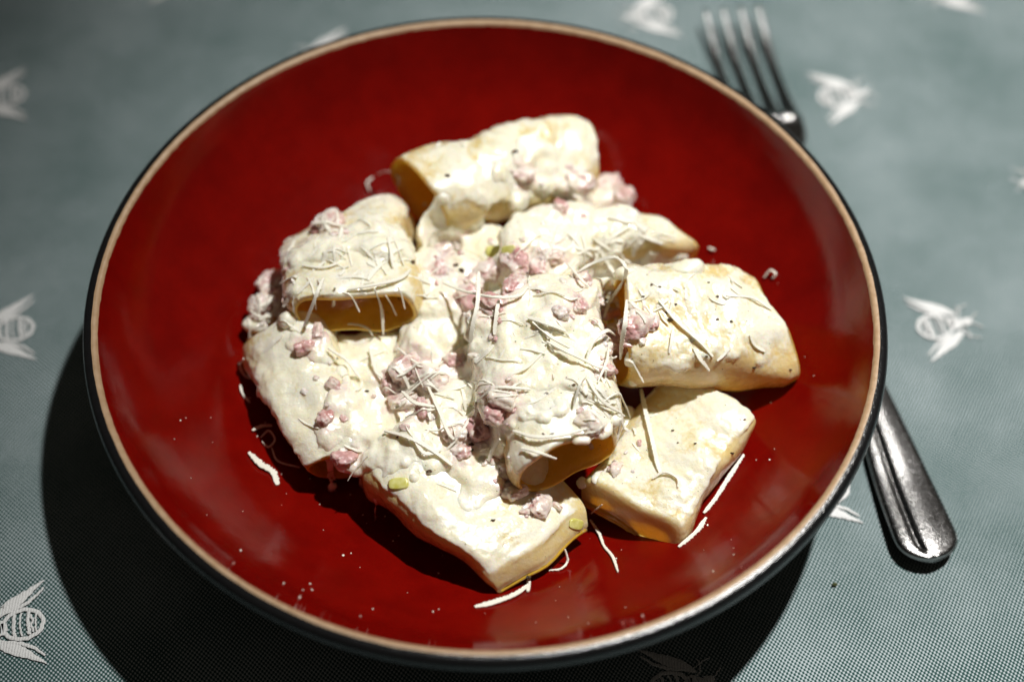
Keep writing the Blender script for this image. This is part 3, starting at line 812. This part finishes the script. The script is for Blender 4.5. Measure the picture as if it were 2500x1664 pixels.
B_ = [
 ([(1102, 625, .25), (1100, 690, .3), (1088, 750, .25), (1080, 835, .15)], .17, "long straight upright cheese shred in the centre, its lower end frayed"),
 ([(1020, 650, .15), (1065, 668, .25), (1130, 682, .3), (1190, 680, .2), (1215, 660, .1)], .13, "long thin shred running left to right across the upright shred"),
 ([(1148, 690, .2), (1142, 730, .2), (1138, 770, .1)], .16, "short upright shred just right of the bare ham cube"),
 ([(1330, 625, .2), (1370, 602, .5), (1415, 592, .8), (1440, 615, .8), (1432, 650, .6), (1405, 690, .35), (1390, 730, .15)], .15, "big looped curl of cheese above the dark mouth of the golden tube"),
 ([(1305, 605, .1), (1335, 640, .15), (1355, 660, .1)], .1, "thin shred under the left foot of the big cheese curl"),
 ([(1442, 690, .3), (1440, 740, .35), (1432, 780, .3), (1428, 825, .1)], .17, "broad flat shred hanging over the large ham chunk"),
 ([(1515, 690, .1), (1560, 740, .12), (1610, 785, .1), (1640, 820, .06)], .15, "long shred lying across the front of the golden tube"),
 ([(1550, 755, .1), (1545, 785, .1), (1540, 812, .05)], .12, "short shred below the large pepper fleck on the golden tube"),
 ([(1595, 800, .06), (1615, 830, .08), (1632, 852, .05)], .16, "wedge shaped shred low on the face of the golden tube"),
 ([(1670, 680, .06), (1730, 685, .08), (1775, 712, .05)], .1, "thin pale shred on the upper face of the golden tube"),
 ([(1725, 770, .05), (1738, 795, .06), (1760, 808, .04)], .13, "short curved shred near the right end of the golden tube"),
 ([(1650, 830, .06), (1680, 800, .08)], .12, "stubby shred right of the wedge shaped one"),
 ([(1475, 895, .2), (1485, 940, .25), (1500, 1010, .2), (1512, 1060, .1), (1520, 1090, .05)], .18, "long broad shred lying down the left of the lower right tube"),
 ([(1258, 785, .15), (1310, 810, .2), (1360, 835, .25), (1400, 850, .15)], .15, "long shred pointing right under the tangle in the centre"),
 ([(1225, 740, .15), (1270, 775, .2), (1310, 800, .15)], .14, "shred above and left of the long one pointing right"),
 ([(1215, 730, .12), (1260, 742, .2), (1300, 760, .1)], .22, "broad flat flake of cheese in the centre"),
 ([(1350, 825, .2), (1365, 785, .4), (1395, 760, .4), (1415, 770, .2)], .14, "arched shred in the tangle under the large ham chunk"),
 ([(1375, 880, .1), (1395, 830, .3), (1400, 800, .2)], .1, "thin upright shred at the right of the tangle"),
 ([(1180, 990, .1), (1230, 1003, .2), (1290, 1000, .2), (1350, 985, .1)], .14, "long shred lying along the top of the centre front tube"),
 ([(1100, 905, .1), (1150, 890, .15), (1220, 895, .1)], .12, "thin shred above the pinkish ham mound"),
 ([(1320, 930, .15), (1335, 880, .3), (1350, 860, .2)], .1, "slim upright shred behind the front tube's lip"),
 ([(1350, 870, .2), (1385, 920, .25), (1430, 950, .1)], .13, "shred slanting down right above the golden mouth"),
 ([(1200, 1030, .1), (1240, 1040, .15), (1280, 1055, .05)], .12, "short shred on the cream left of the golden mouth"),
 ([(1150, 1010, .2), (1132, 1040, .2), (1125, 1060, .1)], .14, "shred hanging beside the deep red shaded ham chunk"),
 ([(985, 890, .15), (1010, 940, .2), (1030, 990, .15), (1045, 1010, .1)], .15, "shred slanting down between the left sauce heap and the front tube"),
 ([(885, 990, .1), (940, 1005, .15), (990, 1030, .15), (1040, 1070, .08)], .18, "broad long shred on the front left cream, pointing down right"),
 ([(925, 900, .2), (955, 925, .25), (1000, 935, .15)], .16, "thick shred on the ham of the left sauce heap"),
 ([(985, 930, .15), (990, 965, .15)], .13, "short upright shred beside the left sauce heap's ham"),
 ([(950, 1000, .15), (975, 1040, .15), (1015, 1035, .1)], .17, "curved thick shred under the front left cream's long shred"),
 ([(745, 640, .2), (728, 680, .35), (700, 750, .2)], .14, "shred hanging down over the left of the wide open mouth"),
 ([(770, 660, .15), (768, 695, .3), (765, 705, .3)], .11, "short shred tip hanging over the top lip of the wide open mouth"),
 ([(862, 665, .2), (878, 710, .5), (882, 770, .3)], .13, "long shred hanging straight down across the wide open mouth"),
 ([(888, 680, .2), (900, 700, .3), (912, 725, .3)], .09, "thin short shred hanging at the right of the wide open mouth"),
 ([(800, 665, .1), (860, 655, .2), (920, 640, .15), (945, 620, .1)], .14, "long shred lying along the top lip of the wide open mouth"),
 ([(893, 545, .1), (900, 580, .12), (905, 615, .08)], .13, "upright shred on top of the upper left tube"),
 ([(695, 610, .1), (740, 615, .12), (780, 605, .08)], .1, "thin shred on the left shoulder of the upper left tube"),
 ([(850, 800, .2), (865, 850, .25), (880, 870, .1)], .15, "pointed flake standing up from the left sauce heap"),
 ([(755, 800, .15), (800, 830, .2), (830, 870, .1)], .13, "shred slanting under the wide open mouth"),
 ([(915, 800, .15), (960, 835, .2), (1000, 848, .1)], .1, "thin shred pointing right, right of the wide open mouth"),
 ([(1010, 840, .1), (1050, 800, .15), (1060, 790, .1)], .08, "fine shred pointing to the long upright one"),
 ([(605, 715, .15), (620, 690, .3), (645, 660, .15)], .12, "shred leaning on the ham at the far left edge"),
 ([(575, 715, .1), (600, 728, .2), (640, 725, .1)], .1, "thin curl at the far left edge of the pile"),
 ([(560, 825, .15), (552, 840, .1), (562, 862, .1), (575, 870, .1)], .1, "small curled shred leaning on the left tube over the red glaze"),
 ([(553, 885, .1), (558, 905, .1), (575, 925, .06)], .1, "hook shaped shred on the red glaze left of the pile"),
 ([(580, 990, .1), (600, 980, .15), (625, 978, .1)], .12, "shred end of the little tangle left of the pile"),
 ([(600, 1005, .1), (618, 990, .2), (632, 1010, .2), (618, 1028, .1), (602, 1015, .1)], .07, "thin coiled shred in the little tangle left of the pile"),
 ([(625, 1030, .1), (640, 1060, .1), (690, 1075, .1)], .06, "thread thin shred running from the left tangle to the left tube"),
 ([(572, 1040, .1), (600, 1065, .15), (628, 1085, .12), (640, 1115, .06)], .26, "large flat white flake of cheese on the red glaze left of the pile"),
 ([(1092, 1395, .05), (1130, 1385, .12), (1180, 1368, .15), (1215, 1345, .08)], .19, "thick shred lying at the very front tip of the pile"),
 ([(1218, 1330, .05), (1215, 1360, .08)], .15, "stubby crumb shred at the tip of the front tube"),
 ([(1300, 1262, .1), (1306, 1290, .1), (1290, 1308, .08), (1262, 1312, .05)], .09, "thin hooked shred on the glaze right of the front tip"),
 ([(1358, 1195, .2), (1378, 1225, .12), (1390, 1255, .06), (1410, 1280, .06), (1422, 1315, .05)], .12, "long wavy shred lying on the red glaze at the front"),
 ([(1360, 1180, .2), (1385, 1160, .2)], .06, "thread of cheese joining the front tube and the lower right tube"),
 ([(1712, 1045, .12), (1670, 1110, .1), (1640, 1155, .08), (1620, 1180, .05)], .17, "long straight shred along the right side of the lower right tube"),
 ([(1625, 1190, .05), (1605, 1220, .06), (1562, 1258, .05)], .17, "straight shred on the glaze off the bottom corner of the lower right tube"),
 ([(1758, 638, .1), (1772, 622, .2), (1785, 630, .15), (1778, 640, .1)], .09, "tiny loop of cheese sticking out beyond the golden tube's far end"),
 ([(868, 402, .1), (890, 395, .2), (915, 405, .15), (918, 425, .1)], .11, "blurred curl of cheese on the glaze left of the topmost tube"),
 ([(850, 440, .1), (845, 420, .15), (858, 408, .1)], .08, "blurred small hook of cheese behind the upper left tube"),
 ([(1630, 570, .1), (1645, 575, .1)], .1, "blurred crumb of cheese at the back right corner of the pile"),
 ([(1003, 338, .05), (1012, 328, .12)], .16, "blurred stub of cheese on top of the topmost tube"),
 ([(1500, 1100, .05), (1530, 1085, .12), (1560, 1100, .1), (1560, 1120, .04)], .11, "bent shred sunk in the cream of the lower right tube"),
 ([(1385, 925, .1), (1420, 905, .2), (1440, 935, .15), (1450, 960, .1)], .08, "curly fine shred at the right above the golden mouth"),
]
for pts, wd, lab in B_:
    placed(pts, wd * .88, lab, jag=.6, twist=random.uniform(-.2, .2))

def scatter(n, cu, cv, su, sv, ang0, angs, label, wr=(.03, .085), lr=(.25, .9), skip=None, seed=1):
    r = random.Random(seed); k = 0; tries = 0
    while k < n and tries < n * 8:
        tries += 1
        u = r.gauss(cu, su); v = r.gauss(cv, sv)
        if skip and skip(u, v): continue
        h, nn_ = hit(bv2, u, v, -5)
        if h[2] < 1.4 or nn_[2] < .1: continue
        a = math.radians(r.gauss(ang0, angs)); ln = r.uniform(*lr) * (1 if r.random() < .7 else 1.35); cv_ = r.uniform(-1.1, 1.1)
        m = 7; P = []; x, y = h[0], h[1]
        step = ln / (m - 1); x -= math.cos(a) * ln / 2; y -= math.sin(a) * ln / 2
        ok = True
        for i in range(m):
            rr = bv2.ray_cast(Vector((x, y, 9)), Vector((0, 0, -1)))
            P.append([x, y, rr[0].z if rr[0] is not None else -9])
            a += cv_ / m; x += math.cos(a) * step; y += math.sin(a) * step
        P = np.array(P)
        zmax = P[:, 2].max()
        if zmax - h[2] > .8: continue
        P[:, 2] = np.maximum(P[:, 2], zmax - .55)
        for _ in range(3):
            P[1:-1, 2] = np.maximum(P[1:-1, 2], (P[:-2, 2] + P[2:, 2]) / 2)
        P[:, 2] += r.uniform(-.015, .03) + np.linspace(0, r.uniform(-.04, .07), m)
        Q = np.tile(nn_ * .45 + np.array([.2, .10, .8]), (m, 1)) + np.array([r.uniform(-.2, .2), r.uniform(-.2, .2), 0])
        du, dv_ = u - cu, v - cv
        pos_ = ("left side" if du < -.45 * su else "right side" if du > .45 * su else "middle") + (", towards the back" if dv_ < -.4 * sv else ", towards the front" if dv_ > .4 * sv else "")
        wq = r.uniform(*wr) * (1.9 if r.random() < .3 else 1)
        ribbon(P, Q, wq, .025, label + " (" + pos_ + ")" if False else label + ", " + pos_, jag=.65, twist=r.uniform(-.45, .45), n=30)
        k += 1
openings = lambda u, v: (700 < u < 960 and 690 < v < 790) or (1190 < u < 1450 and 1020 < v < 1140) or (1395 < u < 1440 and 640 < v < 700)
scatter(64, 800, 605, 105, 55, 60, 60, "fine cheese shred matted on the upper left tube", wr=(.04, .09), lr=(.2, .7), skip=openings, seed=3)
scatter(34, 1240, 720, 120, 60, 0, 70, "small cheese shred in the central tangle", skip=openings, seed=4)
scatter(40, 1390, 930, 50, 50, -50, 50, "fine frizzy shred heaped above the golden mouth", wr=(.04, .09), lr=(.2, .6), skip=openings, seed=5)
scatter(36, 950, 930, 90, 60, -40, 60, "small cheese shred on the front left sauce heap", skip=openings, seed=6)
scatter(30, 1390, 560, 110, 30, 10, 60, "shred half melted into the back right sauce", wr=(.06, .12), skip=openings, seed=7)
scatter(18, 1560, 650, 100, 50, -20, 60, "small pale shred stuck on the golden tube", wr=(.05, .10), lr=(.2, .6), skip=openings, seed=8)
scatter(22, 620, 690, 28, 40, 60, 50, "small shred caught on the far left ham", lr=(.25, .7), seed=9)
scatter(16, 1120, 880, 60, 60, 0, 70, "small shred on the cream left of the front tube", skip=openings, seed=10)

# ------------------------------------------------------------------ crumbs and pepper
def specks(name, pts, rr, mat, label, cat, bv, sq=.7, seed=1):
    r = random.Random(seed); I, Fi = icos(1); VV, FF, off = [], [], 0
    for (u, v) in pts:
        h, n = hit(bv, u, v, .95)
        s = r.uniform(*rr); q = np.array([r.uniform(.6, 1.3) for _ in range(3)])
        V = I * q * s * (1 + .35 * rng.standard_normal(len(I)))[:, None] + h + n * s * .3
        VV.append(V); FF.append(Fi + off); off += len(V)
    o = mesh(name, np.concatenate(VV), np.concatenate(FF), mat, smooth=False, kind="stuff"); tag(o, label, cat); return o
r_ = random.Random(11)
pp = [(r_.gauss(1300, 330), r_.gauss(800, 230)) for _ in range(520)]
def on_pile(u, v, bv=bv2):
    q = bv.ray_cast(Vector(CAM), Vector(ray(u, v))); return q[0] is not None and q[1].z > .0
pp = [p for p in pp if on_pile(*p)]
specks("ground_pepper", pp, (.005, .014), M_pepper, "fine dust of ground black pepper sprinkled over the pasta", "pepper", bv2, seed=2)
cr = []
while len(cr) < 75:
    u = r_.uniform(400, 1950); v = r_.uniform(450, 1480)
    X = at(u, v, 1.5)
    if v < 900 and u < 1500: continue
    if math.hypot(X[0], X[1]) < 9.3 and not on_pile(u, v): cr.append((u, v))
specks("cheese_crumbs", cr, (.008, .03), M_cheese, "tiny white crumbs of cheese scattered on the red glaze", "crumbs", bv3, seed=3)
PEP = [(1186, 350, .07), (1030, 405, .06), (948, 605, .06), (1050, 610, .055), (1062, 622, .06), (980, 685, .05), (918, 688, .03), (988, 1083, .06), (1540, 735, .065), (1535, 720, .04),
       (1480, 683, .045), (1392, 690, .05), (1320, 885, .04), (1258, 905, .045), (1332, 890, .035), (1650, 682, .035), (1682, 740, .035), (1650, 735, .035), (1735, 845, .045), (1818, 850, .035),
       (1625, 820, .035), (1518, 660, .03), (1500, 655, .03), (1095, 835, .03), (845, 900, .04), (775, 825, .03), (1134, 1197, .045), (1085, 1022, .055), (1085, 1035, .04), (1270, 1000, .05), (1250, 998, .03),
       (1555, 700, .03), (1548, 990, .03), (1600, 1020, .03), (1560, 1018, .025), (1683, 1042, .04), (1713, 965, .03), (1215, 1325, .06), (1212, 628, .03), (915, 1005, .03), (1630, 650, .03)]
I1, F1 = icos(2)
for u, v, s in PEP:
    h, n = hit(bv3, u, v, 1)
    V = I1 * s * np.array([1.2, .8, .7]) * (1 + .3 * rng.standard_normal(len(I1)))[:, None]
    V = V - np.minimum(0, 0) + h + n * s * .4
    o = mesh("pepper_fleck", V, F1, M_pepper, smooth=False)
    where = ("the topmost tube" if v < 460 else "the big golden tube on the right" if u > 1440 and v < 870 else "the lower right tube" if u > 1460 else
             "the tip of the front tube" if v > 1150 else "the cream of the front tube" if v > 980 else "the centre front tube" if u > 1190 and v > 800 else
             "the left sauce heap" if v > 780 else "the upper left tube" if u < 960 and v < 640 else "the rim of the wide open mouth" if u < 1000 else "the sauce at the centre")
    tag(o, ("large" if s > .055 else "middling" if s > .035 else "small") + " black fleck of cracked pepper on " + where, "pepper", "coarse pepper flecks")
# one loose crumb on the cloth
X = at(2037 * 1.0, 1425 * .9425, 0.05)
X = at(1920, 1343, 0.05)
o = mesh("herb_crumb", I1 * np.array([.07, .05, .04]) * (1 + .25 * rng.standard_normal(len(I1)))[:, None] + X, F1, simple("herb", (0.06, 0.07, 0.015), 0.6), smooth=False)
tag(o, "tiny olive green crumb lying on the cloth right of the bowl", "crumb")
